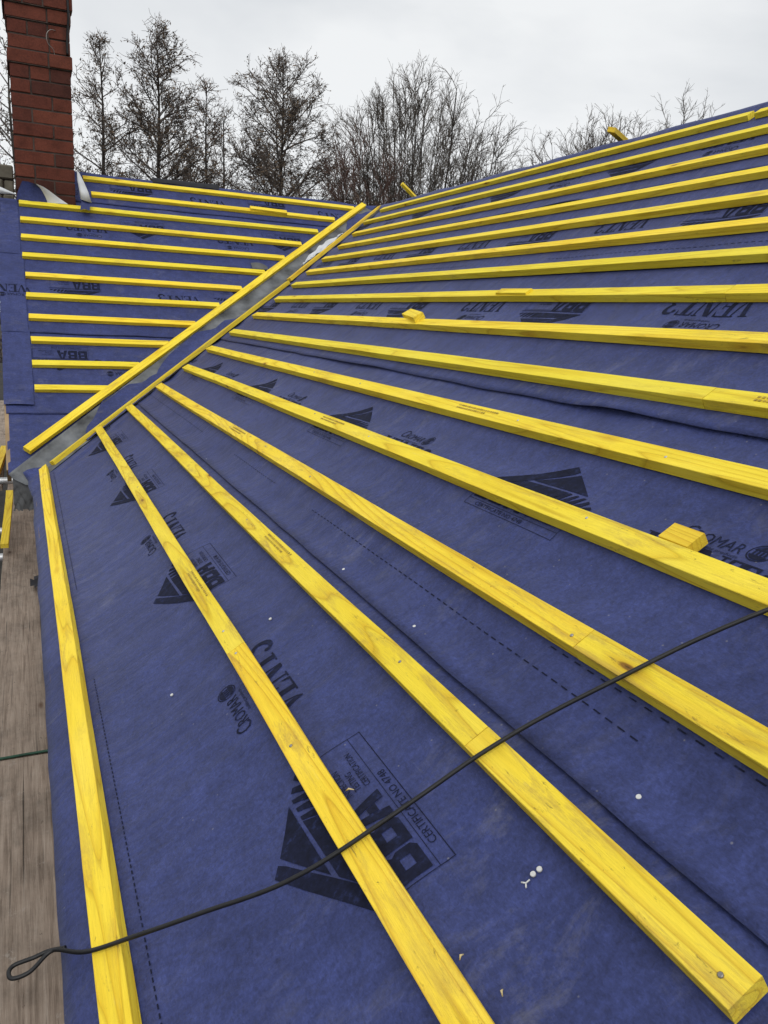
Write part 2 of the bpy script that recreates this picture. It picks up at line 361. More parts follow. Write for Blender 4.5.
def stamp(bm, polys, to2d, H, inside, mi=1):
    t = bmesh.new(); k = 0
    for p in polys:
        q = [to2d(*v) for v in p]
        cx = sum(v[0] for v in q)/len(q); cy = sum(v[1] for v in q)/len(q)
        if not inside(cx, cy): continue
        k += 1
        try: t.faces.new([t.verts.new((v[0], v[1], (k % 7)*.00003)) for v in q])
        except ValueError: pass
    if not t.verts: t.free(); return
    for ax in (0, 1):
        lo = min(v.co[ax] for v in t.verts); hi = max(v.co[ax] for v in t.verts); g = .0275
        c = math.ceil(lo/g)*g
        while c < hi:
            co = [0, 0, 0]; no = [0, 0, 0]; co[ax] = c; no[ax] = 1
            bmesh.ops.bisect_plane(t, geom=t.verts[:]+t.edges[:]+t.faces[:], plane_co=co, plane_no=no, dist=1e-6); c += g
    bmesh.ops.triangulate(t, faces=t.faces[:])
    mp = {v: bm.verts.new((K*v.co.x, K*v.co.y, K*(H(v.co.x, v.co.y)+.0011+v.co.z))) for v in t.verts}
    for f in t.faces:
        vs = [mp[v] for v in f.verts]
        n = (vs[1].co-vs[0].co).cross(vs[2].co-vs[0].co)
        if n.length < 1e-12: continue
        if n.z < 0: vs.reverse()
        try: bm.faces.new(vs).material_index = mi
        except ValueError: pass
    t.free()

def grid_sheet(bm, us, vs, P, keep):
    """us x vs grid of points P(u,v)->(x,y,z); keep(u,v) drops cells"""
    V = {}
    def gv(i, j):
        if (i, j) not in V: V[i, j] = bm.verts.new(P(us[i], vs[j]))
        return V[i, j]
    for i in range(len(us)-1):
        for j in range(len(vs)-1):
            if keep((us[i]+us[i+1])/2, (vs[j]+vs[j+1])/2):
                f = bm.faces.new((gv(i, j), gv(i+1, j), gv(i+1, j+1), gv(i, j+1))); f.smooth = True
def lin(a, b, step):
    n = max(1, round((b-a)/step)); return [a+(b-a)*k/n for k in range(n+1)]

# ---- right slope sheets
ORD = ['first', 'second', 'third', 'fourth', 'fifth', 'sixth', 'seventh', 'eighth', 'ninth', 'tenth', 'eleventh', 'twelfth', 'thirteenth', 'fourteenth', 'fifteenth', 'sixteenth']
Y_NEAR = -2.2
def r_sheet(k, label):
    lo, hi = R_LAPS[k], R_LAPS[k+1]; top = hi+.09 if k < 4 else hi
    def lift(y):
        if k == 0: return 0.
        base = .0042 + .005*max(0, nz(y*2.2, k*3.1, 5))
        if k == 2: base += .007*max(0, nz(y*1.3+.4, 2.2, 8)+.15)*sstep(1.6, 2.4, y)*sstep(6, 4.5, y) + .010*math.exp(-((y-1.50)/.13)**2)
        return base
    def H(s, y):
        h = HR(s, y)
        if k > 0: h += lift(y)*math.exp(-(max(0, s-lo))/.034) + .0008
        if k == 0 and y > axis_y(s)-.30:
            p = RO+RS*s+EY*y; hl = -(p-LO).dot(LN)/RN.dot(LN)
            h = max(h, hl+.016, -.002+.018*sstep(axis_y(s)-.24, axis_y(s)-.14, y)*sstep(-.10, -.22, s))
        if k == 4: h += (.034+.006*nz(y*2, 1, 1))*sstep(3.385, 3.45, s)
        if k < 4: h -= .0032*sstep(hi-.09, hi-.02, s)
        return h
    def edge(y): return lo + (.004*nz(y*1.7, k*2.7, 1) + .002*nz(y*6, k, 3))*(1 if k else 1.6)
    far = lambda s: axis_y(s) - .015 + .012*nz(s*9, k, 7) + (.06*sstep(-.10, -.24, s) if k == 0 else 0)
    bm = bmesh.new()
    ss = lin(lo, top, .0275); ny = int((axis_y(top)+.1-Y_NEAR)/.0275)
    V = {}
    for i, s in enumerate(ss):
        ymax = far(s)
        for j in range(ny+1):
            y = Y_NEAR + (ymax-Y_NEAR)*j/ny
            s2 = s + (edge(y)-lo)*(1-sstep(0, .10, s-lo))
            V[i, j] = bm.verts.new((K*s2, K*y, K*H(s2, y)))
    for i in range(len(ss)-1):
        for j in range(ny):
            bm.faces.new((V[i, j], V[i+1, j], V[i+1, j+1], V[i, j+1])).smooth = True
    lip = [bm.verts.new(V[0, j].co + Vector((.0006, 0, -.0016))) for j in range(ny+1)]
    for j in range(ny): bm.faces.new((lip[j], V[0, j], V[0, j+1], lip[j+1]))
    ins = lambda s, y: lo+.005 < s < hi-.004 and y < axis_y(s)-.12
    period = 1.2 if k == 0 else 1.14
    if k == 0: fw, sb, y_b, y_v = 1, .195, .775, 1.275
    elif k == 1: fw, sb, y_b, y_v = -1, .930, 1.548, 1.045
    elif k == 2: fw, sb, y_b, y_v = 1, 1.672, 2.11, 1.465
    elif k == 3: fw, sb, y_b, y_v = 1, 2.290, 1.93, 2.470
    else: fw, sb, y_b, y_v = 1, 3.050, 3.17, 2.60
    for r in range(-4, 6):
        d = r*period
        m = (lambda o: (lambda X, Y: (sb-Y, o+X))) if fw == 1 else (lambda o: (lambda X, Y: (sb+Y, o-X)))
        for G, o, dy in ((G_BBA, y_b+d, 0), (G_VENT, y_v+d, -.083), (G_CROMAR, y_v+d+fw*.05, .024)):
            G2 = [[(x, y*.8) for x, y in p] for p in G] if (k == 1 and G is G_VENT) else G
            if k == 1 and G is G_VENT: dy = -.054
            sq = .82 if (k == 1 and G is G_BBA) else 1.
            if -.6 < o < axis_y(sb): stamp(bm, [[(x, (y if y > -.003 else y*sq)+dy) for x, y in p] for p in G2], m(o), H, ins)
    # dashed lap line
    dash = []; dl = .009 if k == 0 else .0145
    sl = {0: -.116, 1: .596, 2: 1.345, 3: 2.09, 4: 2.80}[k]
    y = -.6
    while y < axis_y(sl)-.2:
        if nz(y*1.1, k*5, 2) > -.12: dash.append([(y, -.0011), (y+dl, -.0011), (y+dl, .0011), (y, .0011)])
        y += dl*1.75
    stamp(bm, dash, lambda X, Y: (sl+Y, X), H, ins)
    if k == 1:
        dash = [[(y, -.0012), (y+.0145, -.0012), (y+.0145, .0012), (y, .0012)] for y in [.3+.031*q for q in range(22)]]
        stamp(bm, dash, lambda X, Y: (.640+Y, X), H, ins)
    tag(obj('roofing_membrane', bm, [M['blue'], M['ink']], None, MR), label, 'roofing membrane', 'blue printed sheets on the right slope')
for k, lab in enumerate(['blue membrane sheet at the eaves of the right slope, biggest BBA logo beside the cable',
                         'blue membrane sheet second up the right slope, large triangle logo above fifth batten',
                         'blue membrane sheet third up the right slope with a curling wavy lower edge',
                         'blue membrane sheet fourth up the right slope, under the tenth to thirteenth battens',
                         'topmost blue membrane sheet of the right slope, under its ridge']):
    r_sheet(k, lab)

# ---- left slope sheets
def l_sheet(k, label):
    lo, hi = L_LAPS[k], L_LAPS[k+1]; top = hi+.09 if k < 4 else hi
    def H(x, t):
        h = HL(x, t)
        if k > 0: h += (.0025+.005*max(0, nz(x*2.1, k*2.3, 9)))*math.exp(-max(0, t-lo)/.045) + .0008
        if k == 4: h += (.020+.012*nz(x*3, 1, 7))*sstep(6.81, 6.86, t)
        if k < 4: h -= .0032*sstep(hi-.09, hi-.02, t)
        return h
    x0 = -.113
    right = lambda t: (t-2.649)/1.0251-.9638 - .035 + .02*nz(t*8, k, 17)
    bm = bmesh.new(); ts = lin(lo, top, .0275); nx = max(6, int((right(top)-x0)/.0275)); V = {}
    for j, t in enumerate(ts):
        r = right(t)
        for i in range(nx+1):
            x = x0+(r-x0)*i/nx
            t2 = t+(.006*nz(x*1.5, k, 2))*(1-sstep(0, .1, t-lo))
            V[i, j] = bm.verts.new((K*x, K*t2, K*H(x, t2)))
    ch = lambda x, t: x < .42 and t > 6.43        # cut round the chimney
    for i in range(nx):
        for j in range(len(ts)-1):
            c = (V[i, j].co+V[i+1, j+1].co)/2/K
            if not ch(c.x, c.y): bm.faces.new((V[i, j], V[i+1, j], V[i+1, j+1], V[i, j+1])).smooth = True
    lip = [bm.verts.new(V[i, 0].co+Vector((0, .0004, -.0011))) for i in range(nx+1)]
    for i in range(nx): bm.faces.new((lip[i], lip[i+1], V[i+1, 0], V[i, 0]))
    ins = lambda x, t: lo+.005 < t < hi-.004 and x < right(t)-.2 and not ch(x, t)
    rows = {0: [], 1: [(4.66, .72, .39, 1.0)], 2: [(5.385, 1.22, .53, 1.05)], 3: [(6.165, 1.78, 1.08, .60)], 4: [(6.70, 1.65, 1.05, 1.05)]}[k]
    for tb, xv, xb, per in rows:
        for r in range(-2, 4):
            for G, o, dy in ((G_VENT, xv, -.083+.083), (G_BBA, xb, 0.), (G_CROMAR, xv-.05, .105)):
                o += r*1.14
                if o > -.2: stamp(bm, [[(x, y+dy) for x, y in p] for p in G], lambda X, Y: (o-X, tb-Y), H, ins)
    tag(obj('roofing_membrane', bm, [M['blue'], M['ink']], None, ML), label, 'roofing membrane', 'blue printed sheets on the left slope')
for k, lab in enumerate(['lowest blue membrane sheet of the left slope, below its bottom batten',
                         'blue membrane sheet on the left slope under its three lowest battens',
                         'blue membrane sheet on the left slope, third up, upside-down BBA and VENT3 print',
                         'blue membrane sheet on the left slope just below the chimney foot',
                         'topmost blue membrane sheet of the left slope, right of the chimney']):
    l_sheet(k, lab)

# ---- verge strips laid over the gable edge
def verge_strip(t0, t1, x0, x1, label, prints):
    bm = bmesh.new(); xs = lin(x0, x1, .025); ts = lin(t0, t1, .04)
    H = lambda x, t: .0035 + .0022*nz(x*6, t*4, t0) + .006*math.exp(-(t-t0)/.03)*(.6+nz(x*9, t0, 1)) - max(0, -.10-x)**2*2.5
    P = lambda x, t: (K*(x+.004*nz(t*5, x, 3)), K*(t+.004*nz(x*6, t0, 6)), K*H(x, t))
    grid_sheet(bm, xs, ts, P, lambda a, b: True)
    for G, xx, tt in prints: stamp(bm, G, lambda X, Y: (xx-X, tt-Y), H, lambda a, b: x0 < a < x1 and t0 < b < t1)
    tag(obj('verge_membrane', bm, [M['blue'], M['ink']], None, ML), label, 'roofing membrane', 'membrane strips along the gable edge')
verge_strip(5.735, 6.39, -.36, .018, 'blue membrane strip at the gable edge beside the chimney, topmost and widest', [(G_BBA, -.10, 6.21)])
verge_strip(4.905, 5.765, -.125, .036, 'blue membrane strip at the gable edge with an upside-down print, below the widest strip', [(G_VENT, .045, 5.39), (G_CROMAR, .05, 5.30)])
verge_strip(4.245, 4.93, -.122, .044, 'blue membrane strip at the gable edge, lowest, beside the three bottom left battens', [])

# ------------------------------------------------------------------ battens
def batten_bm(L, w, t, seed, cut0=0., cut1=0., bow=.0016):
    bm = bmesh.new(); b = .0007
    prof = [(-w/2+b, 0), (w/2-b, 0), (w/2, b), (w/2, t-b), (w/2-b, t), (-w/2+b, t), (-w/2, t-b), (-w/2, b)]
    n = max(2, int(L/.10)); rings = []
    for i in range(n+1):
        f = i/n; x = L*f
        oy = bow*(2.2*nz(x*.7, seed, 1)+.6*nz(x*3, seed, 2))*min(1, f*8, (1-f)*8); oz = bow*.5*(nz(x*1.1, seed, 5)+.6)
        oz *= min(1, f*8, (1-f)*8); 
        ring = []
        for y, z in prof:
            xx = x + (cut0*y if i == 0 else cut1*y if i == n else 0)
            ring.append(bm.verts.new((xx, y+oy+.0006*nz(x*7, y*90, seed), z+oz+(.0005*nz(x*6, z*90+y*40, seed+4) if z > .01 else 0))))
        rings.append(ring)
    for A, B in zip(rings, rings[1:]):
        for k in range(8): bm.faces.new((A[k], B[k], B[(k+1) % 8], A[(k+1) % 8]))
    bm.faces.new(rings[0][:]); bm.faces.new(rings[-1][::-1])
    bmesh.ops.recalc_face_normals(bm, faces=bm.faces[:])
    return bm
bseed = [0]
def batten(P0, P1, nrm, label, group=None, mat='batten', w=BW, t=BH, cuts=(0., 0.), name='roofing_batten', cat='batten'):
    bseed[0] += 1
    d = (P1-P0); L = d.length; ex = d/L; ez = Vector(nrm); ez = (ez-ex*ez.dot(ex)).normalized(); ey = ez.cross(ex)
    o = obj(name, batten_bm(L, K*w, K*t, bseed[0]*3.7, *cuts, bow=.0016 if L > .5 else 0.), M[mat], None, frame(P0, ex, ey, ez))
    return tag(o, label, cat, group)
def nail(parent, Pw, nrm, r=.0032, mat='steel', h=.0015):
    bm = bmesh.new(); n = Vector(nrm)
    tube(bm, [Pw-n*.001, Pw+n*h*.6, Pw+n*h], [r, r, r*.6], 8)
    return obj('nail_head', bm, M[mat], parent, Matrix())
gR = 'yellow battens across the right slope'; row_objs = {}
joints = {1: [1.567], 2: [.884], 3: [.901], 6: [1.238], 8: [1.571], 15: [2.835]}
extra = {0: ' along the eaves', 1: ' over the biggest BBA logo', 2: ' below the first membrane lap', 3: ' above the first membrane lap', 4: ' with an offcut lying behind it',
         5: ' above the large triangle logo', 6: ' just above the wavy membrane lap', 7: ' with a short offcut resting on it', 8: ' with a flat piece on top', 9: '', 10: '', 11: '', 12: '', 13: '', 14: ' below the ridge batten', 15: ' at the ridge'}
for i, (s, yf) in enumerate(zip(R_ROWS, R_FAR)):
    sc = s+BW/2; near = .40 if i == 2 else Y_NEAR+.1+.1*random.random()
    cuts = [yf]+[v for y in joints.get(i, []) for v in ((y+.0008, y-.0008) if i != 15 else (y+.024, y-.012))]+[near]
    w0, w1, w2 = [.002*random.uniform(-1, 1) for _ in range(3)]
    for q in range(0, len(cuts), 2):
        lab = '%s yellow batten up the right slope%s' % (ORD[i], extra[i])
        if len(cuts) > 2: lab += ', far piece' if q == 0 else ', near piece'
        o = batten(PR(sc+(w0 if q == 0 else w1), cuts[q], .0002), PR(sc+(w1 if len(cuts) > 2 and q == 0 else w2), cuts[q+1], .0002), RN, lab, gR, mat='batten_dirty' if i in (1, 2, 3) else 'batten', cuts=((random.uniform(-.3, .3) if q == 0 else 0), 0))
        row_objs[i, q//2] = o
        if i in (1, 2, 3, 4, 5):
            ys = [y for y in (.62, 1.15, 1.67, 2.19, 2.71, 3.23) if cuts[q] > y > cuts[q+1]]
            for jn in joints.get(i, []): ys += [jn+.022] if q == 0 else [jn-.022]
            if i == 2 and q == 2: ys = [.425]
            if i == 2 and q == 0: ys = [y for y in ys if y > .8]
            for y in ys:
              if random.random() < .6 or abs(y-.425) < .01: nail(o, PR(sc+random.uniform(-.008, .008), y, BH+.0004), RN, r=.0026, mat='zinc' if random.random() < .25 else 'steel')
STAMPS = {(1, 0): 2.10, (2, 0): 2.0, (4, 0): 2.62, (5, 0): 1.98, (6, 1): 1.12, (3, 0): 3.2}
def grade_stamp(parent, s, y):
    bm = bmesh.new(); rnd = random.Random(int(y*100))
    for r, L in ((0, .20), (1, .15)):
        q = 0.
        while q < L:
            l = rnd.uniform(.003, .010); a = s+.006-r*.011
            bm.faces.new([bm.verts.new(PR(*p)) for p in ((a, y-q, BH+.0019), (a, y-q-l, BH+.0019), (a+.0055, y-q-l, BH+.0019), (a+.0055, y-q, BH+.0019))]); q += l+rnd.uniform(.002, .005)
    obj('grade_stamp', bm, M['stamp_ink'], parent, Matrix())
for (i, q), y in STAMPS.items(): grade_stamp(row_objs[i, q], R_ROWS[i]+BW/2, y)
gL = 'yellow battens across the left slope'
lx = {0: ', at its ridge', 1: ' with a short piece lying on it', 2: ', first to pass below the chimney', 3: '', 4: '', 5: '', 6: '', 7: '', 8: '', 9: '', 10: ', second lowest', 11: ', lowest and shortest'}
for i, (t, x0, x1) in enumerate(zip(L_ROWS, L_X0, L_X1)):
    batten(PL(x0, t+.002*random.uniform(-1, 1), .0002), PL(x1, t+.002*random.uniform(-1, 1), .0002), LN,
           'yellow batten %s row down the left slope%s' % (ORD[i], lx[i]), gL, cuts=(random.uniform(-.1, .1), random.uniform(-.6, .1)))
gV = 'battens running up the valley'
batten(PL(-.012, 3.860, .004), PL(2.979, 6.856, .004), LN, 'long bright yellow batten up the valley along the left slope', gV, w=.05, t=.030)
batten(PR(-.105, 4.822, .004), PR(2.000, 6.088, .004), RN, 'tan yellow batten up the valley edge of the right slope, longer lower piece', gV, 'batten_old', w=.040)
batten(PR(2.045, 6.180, .004), PR(3.451, 7.195, .004), RN, 'tan yellow batten up the valley edge of the right slope, upper piece', gV, 'batten_old', w=.040)
gO = 'loose batten offcuts'
batten(PR(.931, .985, .001), PR(.930, .918, .001), RN, 'short orange yellow offcut lying behind the fifth batten near the cable', gO, 'batten_old', w=.040, t=.022)
batten(PR(1.600, 3.225, .006), PR(1.540, 2.985, .0265), RN, 'short yellow offcut resting on the eighth batten of the right slope', gO, w=.046)
batten(PR(1.757, 2.69, BH+.001), PR(1.752, 2.48, BH+.001), RN, 'flat yellow piece lying on top of the ninth right slope batten', gO, w=.032, t=.009)
batten(W(3.40, 4.11, 1.085), W(3.10, 3.925, 1.105), Vector((0, -.25, 1)), 'yellow offcut sticking up over the right ridge against the sky', gO, 'batten_old')
batten(W(3.235, 7.02, 1.222), W(3.44, 7.02, 1.075), Vector((0, -.6, .8)), 'yellow offcut poking up at the top of the valley before the trees', gO, 'batten_old', w=.04)
batten(PL(1.835, 6.572, BH+.002), PL(2.158, 6.560, BH+.002), LN, 'short yellow piece lying on the second left slope batten', gO, w=.04, t=.02)

# ------------------------------------------------------------------ valley liner
VA = Vector((-.9638, 0, 0)); 
_a = LO + EX*(-.9638) + LT*2.649; _b = LO + EX*2.7863 + LT*6.4932; VD = (_b-_a).normalized()
_dl = (LN.cross(VD)).normalized(); _dl = _dl if _dl.dot(LT) > 0 else -_dl       # up the left slope
_dr = (VD.cross(RN)).normalized(); _dr = _dr if _dr.dot(RS) > 0 else -_dr       # up the right slope
_v0 = _a + VD*((-.16+.9638)/VD.x)
def VP(u, d, h=0):
    p = _v0 + VD*u + (_dl*(-d)+LN*h if d < 0 else _dr*d+RN*h); return W(*p)
bm = bmesh.new(); UL = 4.62
us = lin(.19, UL, .06); ds = [-.118, -.108, -.07, -.035, -.008, .008, .04, .08, .12]
def vliner(u, d):
    h = .0045 + .002*nz(u*3, d*9, 2) + (.010 if d < -.11 else 0) + (.008 if abs(d) < .01 else 0)
    uu = u + (.02*nz(d*20, 1, 1) if u < .2 else 0)
    return VP(uu, d, h)
grid_sheet(bm, us, ds, vliner, lambda a, b: True)
lin_o = obj('valley_liner', bm, M['liner']); sm = lin_o.modifiers.new('thick', 'SOLIDIFY'); sm.thickness = .0025; sm.offset = 1
tag(lin_o, 'dark grey valley liner trough between the two slopes', 'valley liner')
# membrane tongues folded into the valley
def tongue(u0, u1, d0, d1, label, mat='blue', seed=0., h0=.012, amp=.008):
    bm = bmesh.new(); n = 26; m = 8
    def P(a, b):
        u = u0+(u1-u0)*a; wid = max(.10, (abs(math.sin(math.pi*a))**.40))*(1+.25*nz(a*6, seed, 1))
        dl = d1+(d0-d1)*wid*b
        return VP(u+.03*nz(b*3, a*2, seed), dl, h0+amp*(nz(a*5, b*3, seed)+.4*nz(a*14, b*8, seed)) + (.006 if abs(dl) < .03 else 0))
    grid_sheet(bm, [k/n for k in range(n+1)], [k/m for k in range(m+1)], P, lambda a, b: True)
    tag(obj('membrane_flap', bm, [M[mat]]), label, 'membrane flap', 'loose flaps in the valley')
tongue(.62, 1.55, -.12, .13, 'blue membrane fold lying in the lower valley above the eaves', seed=3)
tongue(1.25, 2.35, -.115, .13, 'blue membrane fold lying in the middle of the valley', seed=8)
tongue(4.05, 4.60, -.10, .10, 'blue membrane fold at the top of the valley', seed=13)
tongue(3.28, 3.98, -.055, .03, 'crumpled white membrane scrap lying in the upper valley', 'white_under', 5., .026, .016)
# crumpled grey sheet hanging from the lower end of the liner
bm = bmesh.new()
def crump(a, b):
    p = VP(.20, -.10+.22*b, -.004)
    k1 = 1-abs(nz(a*2.1+b*1.2, b*2.6, 3))*2; k2 = 1-abs(nz(a*1.7, b*3.3-a*2, 8))*2
    return p + Vector((-.012*a+.014*k2*a, -.010*a+.022*k1*a, -.19*a*(1-.35*b)+.012*k1*k2))
grid_sheet(bm, lin(0, 1, .04), lin(0, 1, .04), crump, lambda a, b: a < .75+.3*abs(b-.4))
for f in bm.faces: f.smooth = False
tag(obj('lead_flashing', bm, M['lead']), 'crumpled dull grey flashing hanging below the foot of the valley', 'flashing')
bm = bmesh.new()
bm2pts = lambda a, b: PL(1.70+.13*a, 5.765+.075*b*(1-.5*a), .006+.02*math.sin(a*3)*b)
grid_sheet(bm, lin(0, 1, .12), lin(0, 1, .2), bm2pts, lambda a, b: True)
tag(obj('membrane_flap', bm, M['lead']), 'small grey scrap lying on the left slope beside the valley batten', 'membrane flap', 'loose flaps in the valley')
# dark felt along the left ridge
bm = bmesh.new()
grid_sheet(bm, lin(1.06, 1.62, .06), lin(6.842, 6.90, .029), lambda x, t: PL(x, t, .012+.016*nz(x*6, t*9, 2)+.012*(t > 6.86)), lambda a, b: True)
tag(obj('felt_strip', bm, M['felt']), 'short black felt strip lifted along the left ridge before the trees', 'felt')

# ------------------------------------------------------------------ chimney
CX0, CX1, CY0 = .0160, .4300, 6.925
ch = empty('chimney', W((CX0+CX1)/2, CY0+.2, .2))
def brick_stack(name, z0, ncourse, grow0):
    bm = bmesh.new(); lay = bm.faces.layers.float.new('tint'); cz = .0780; rnd = random.Random(5)
    x0, x1, y0 = K*CX0, K*CX1, K*CY0; D = x1-x0; y1 = y0+D
    for c in range(ncourse):
        zz = z0+c*cz; g = grow0(c)
        a, b, e, f = x0-g, x1+g, y0-g, y1+g
        jit = lambda: rnd.uniform(-.0030, .0030)
        # mortar bed
        add_box(bm, (a+.005, e+.005, zz), (b-.005, f-.005, zz+cz+.0005), 1, .5, lay)
        sw = (b-a)
        long_first = c % 2 == 0
        cut = [0, .222, sw] if long_first else [0, .108, sw]
        if rnd.random() < .25: cut = [0, .105, .215, sw]
        H = cz-.0095
        for u0, u1 in zip(cut, cut[1:]):
            tnt = rnd.random()
            p = u0+(.0045 if u0 else 0); q = u1-(.0045 if u1 < sw else 0)
            add_box(bm, (a+p, e+jit(), zz+.005), (a+q, e+.09, zz+.005+H), 0, tnt, lay)                 # front
            add_box(bm, (b-q, f-.09, zz+.005), (b-p, f+jit(), zz+.005+H), 0, rnd.random(), lay)        # back
        cut2 = [.10, .215, sw-.10] if c % 2 else [.10, sw-.10]
        for u0, u1 in zip(cut2, cut2[1:]):
            p, q = u0+.0045, u1-.0045
            add_box(bm, (b-.09, e+p, zz+.005), (b+jit(), e+q, zz+.005+H), 0, rnd.random(), lay)
            add_box(bm, (a+jit(), e+p, zz+.005), (a+.09, e+q, zz+.005+H), 0, rnd.random(), lay)
    bmesh.ops.bevel(bm, geom=[ed for ed in bm.edges if ed.calc_length() > .04 and ed.link_faces[0].material_index == 0 and ed.link_faces[-1].material_index == 0], offset=.0022, segments=1, affect='EDGES')
    return obj(name, bm, [M['brick'], M['mortar']], ch, Matrix())
zb = K*.55+ZC
nlow = 15                                       # courses below the band
z_band = K*1.695+ZC; z0 = z_band-nlow*.078
brick_stack('shaft', z0, nlow, lambda c: 0.)
brick_stack('band_course', z_band, 1, lambda c: .011)
brick_stack('shaft', z_band+.078, 2, lambda c: 0.002)
brick_stack('oversail', z_band+.078*3+.002, 4, lambda c: (.010, .022, .022, .010)[c])
bm = bmesh.new(); zt = z_band+.078*7+.002
xm, ym = K*(CX0+CX1)/2, K*CY0+K*(CX1-CX0)/2
tube(bm, [(xm, ym, zt), (xm, ym, zt+.05), (xm, ym, zt+.09)], [.22, .19, .13], 12); obj('mortar_cap', bm, M['soot_cement'], ch, Matrix())
bm = bmesh.new(); tube(bm, [(xm, ym, zt+.08), (xm, ym, zt+.30), (xm, ym, zt+.31), (xm, ym, zt+.36)], [.11, .095, .115, .115], 16); obj('chimney_pot', bm, M['brick'], ch, Matrix())
tag(ch, 'tall red brick chimney with a projecting band at the left gable', 'chimney')
# cable down the chimney's right corner and the wire hook
xr = K*CX1
bm = bmesh.new(); pts = catmull([(xr-.006, K*CY0-.040, zt-.02), (xr-.004, K*CY0-.036, z_band+.36), (xr-.002, K*CY0-.032, z_band+.28), (xr-.008, K*CY0-.020, z_band+.22), (xr-.014, K*CY0-.012, z_band+.15), (xr-.014, K*CY0-.010, z_band+.085)], 6)
tube(bm, pts, .007, 6); tag(obj('aerial_cable', bm, M['rubber']), 'thin dark cable clipped down the right corner of the chimney', 'cable')
bm = bmesh.new(); xh = K*.30
pts = catmull([(xh+.03, K*CY0-.006, z_band+.205), (xh, K*CY0-.02, z_band+.20), (xh-.022, K*CY0-.025, z_band+.17), (xh-.016, K*CY0-.025, z_band+.125), (xh+.012, K*CY0-.015, z_band+.10), (xh+.02, K*CY0-.003, z_band+.06)], 6)
tube(bm, pts, .0019, 5); tag(obj('wire_hook', bm, M['steel']), 'small bent pale wire hook on the chimney front', 'wire')
# stone parapet left of the chimney
sw = empty('stone_parapet', W(-.3, 7.3, .7)); bm = bmesh.new(); rnd = random.Random(3)
for r in range(3):
    x = -.9
    while x < -.02:
        L = rnd.uniform(.16, .3); x2 = min(x+L, .005); e = rnd.uniform(-.008, .008)
        a = W(x+.005, 7.30+e, .72+r*.11); b = W(x2-.005, 7.62+e, .72+r*.11+.104); add_box(bm, a, b); x = x2
bmesh.ops.bevel(bm, geom=bm.edges[:], offset=.008, segments=1, affect='EDGES')
obj('stone_block', bm, M['stone'], sw, Matrix())
bm = bmesh.new(); add_box(bm, W(-.89, 7.32, .70), W(-.004, 7.60, 1.04)); obj('mortar_core', bm, M['mortar'], sw, Matrix())
tag(sw, 'low grey mossy stone parapet left of the chimney', 'parapet')

# membrane turned up against the chimney (navy face, pale underside)
bm = bmesh.new(); q = 6.868
navy = [(.010, .735), (.022, .815), (.066, .884), (.085, .893), (.152, .870), (.185, .835), (.207, .795), (.224, .742)]
top = []
def ptf(x, z, y): return W(x, y, z)
n = len(navy); rows = 7; V = {}
left = [(.010, .748), (.017, .785), (.028, .82), (.042, .852), (.058, .884), (.098, .882), (.152, .866)]
rightp = [(.226, .748), (.222, .765), (.214, .785), (.205, .803), (.192, .826), (.176, .848), (.152, .867)]
for i in range(7):
    for j in range(7):
        a = Vector((left[i][0], left[i][1])); b = Vector((rightp[i][0], rightp[i][1])); p = a.lerp(b, j/6)
        f = i/6; V[i, j] = bm.verts.new(ptf(p.x, p.y, q+.035-.055*f*f-.02*math.sin(j/6*3.14)*(1-f)+.004*nz(i*.8, j*.8, 2)))
for i in range(6):
    for j in range(6): bm.faces.new((V[i, j], V[i, j+1], V[i+1, j+1], V[i+1, j])).smooth = True
outer = [(.372, .752), (.345, .768), (.310, .789), (.275, .812), (.238, .836), (.200, .856), (.154, .869)]
U = {}
for i in range(7):
    for j in range(4):
        a = Vector(rightp[i]); b = Vector(outer[i]); p = a.lerp(b, j/3); f = i/6
        yy = (q+.035-.055*f*f) - .018*math.sin(j/3*math.pi/1.3)*(1-f)-.004
        U[i, j] = bm.verts.new(ptf(p.x, p.y, yy))
for i in range(6):
    for j in range(3):
        fc = bm.faces.new((U[i, j], U[i, j+1], U[i+1, j+1], U[i+1, j])); fc.material_index = 1; fc.smooth = True
o = obj('membrane_upstand', bm, [M['blue'], M['white_under']])
tag(o, 'navy membrane corner turned up against the chimney front, pale underside showing', 'membrane flap', 'membrane turned up round the chimney')
# rolled tongue right of the chimney
bm = bmesh.new()
ax = [Vector((.452, 6.90, .995)), Vector((.468, 6.885, .93)), Vector((.487, 6.87, .86)), Vector((.500, 6.845, .785))]
rad = [.008, .024, .034, .040]
for mi, off in ((1, 0.),):
    V = {}
    for i, (c, r) in enumerate(zip(ax, rad)):
        for j in range(15):
            a = math.radians(-235+j*24); rr = r+off
            V[i, j] = bm.verts.new(W(c.x+rr*math.cos(a), c.y+rr*math.sin(a)*.8, c.z+.22*rr*math.cos(a)*-1+.18*rr*math.sin(a)))
    for i in range(3):
        for j in range(14):
            f = bm.faces.new((V[i, j], V[i, j+1], V[i+1, j+1], V[i+1, j])); f.material_index = mi; f.smooth = True
f = bm.faces.new([V[3, j] for j in range(14)]); f.material_index = 0
# the blue tail that runs out of the roll onto the slope
V = {}
for i in range(5):
    for j in range(4):
        V[i, j] = bm.verts.new(W(.468+.067*j/3-.004*i, 6.842-.010*i, .790-.020*i+.010*math.sin(j)))
for i in range(4):
    for j in range(3): bm.faces.new((V[i, j], V[i, j+1], V[i+1, j+1], V[i+1, j])).smooth = True
tag(obj('membrane_roll', bm, [M['blue'], M['white_under']]), 'rolled up membrane tongue at the right corner of the chimney, pale outside', 'membrane flap', 'membrane turned up round the chimney')
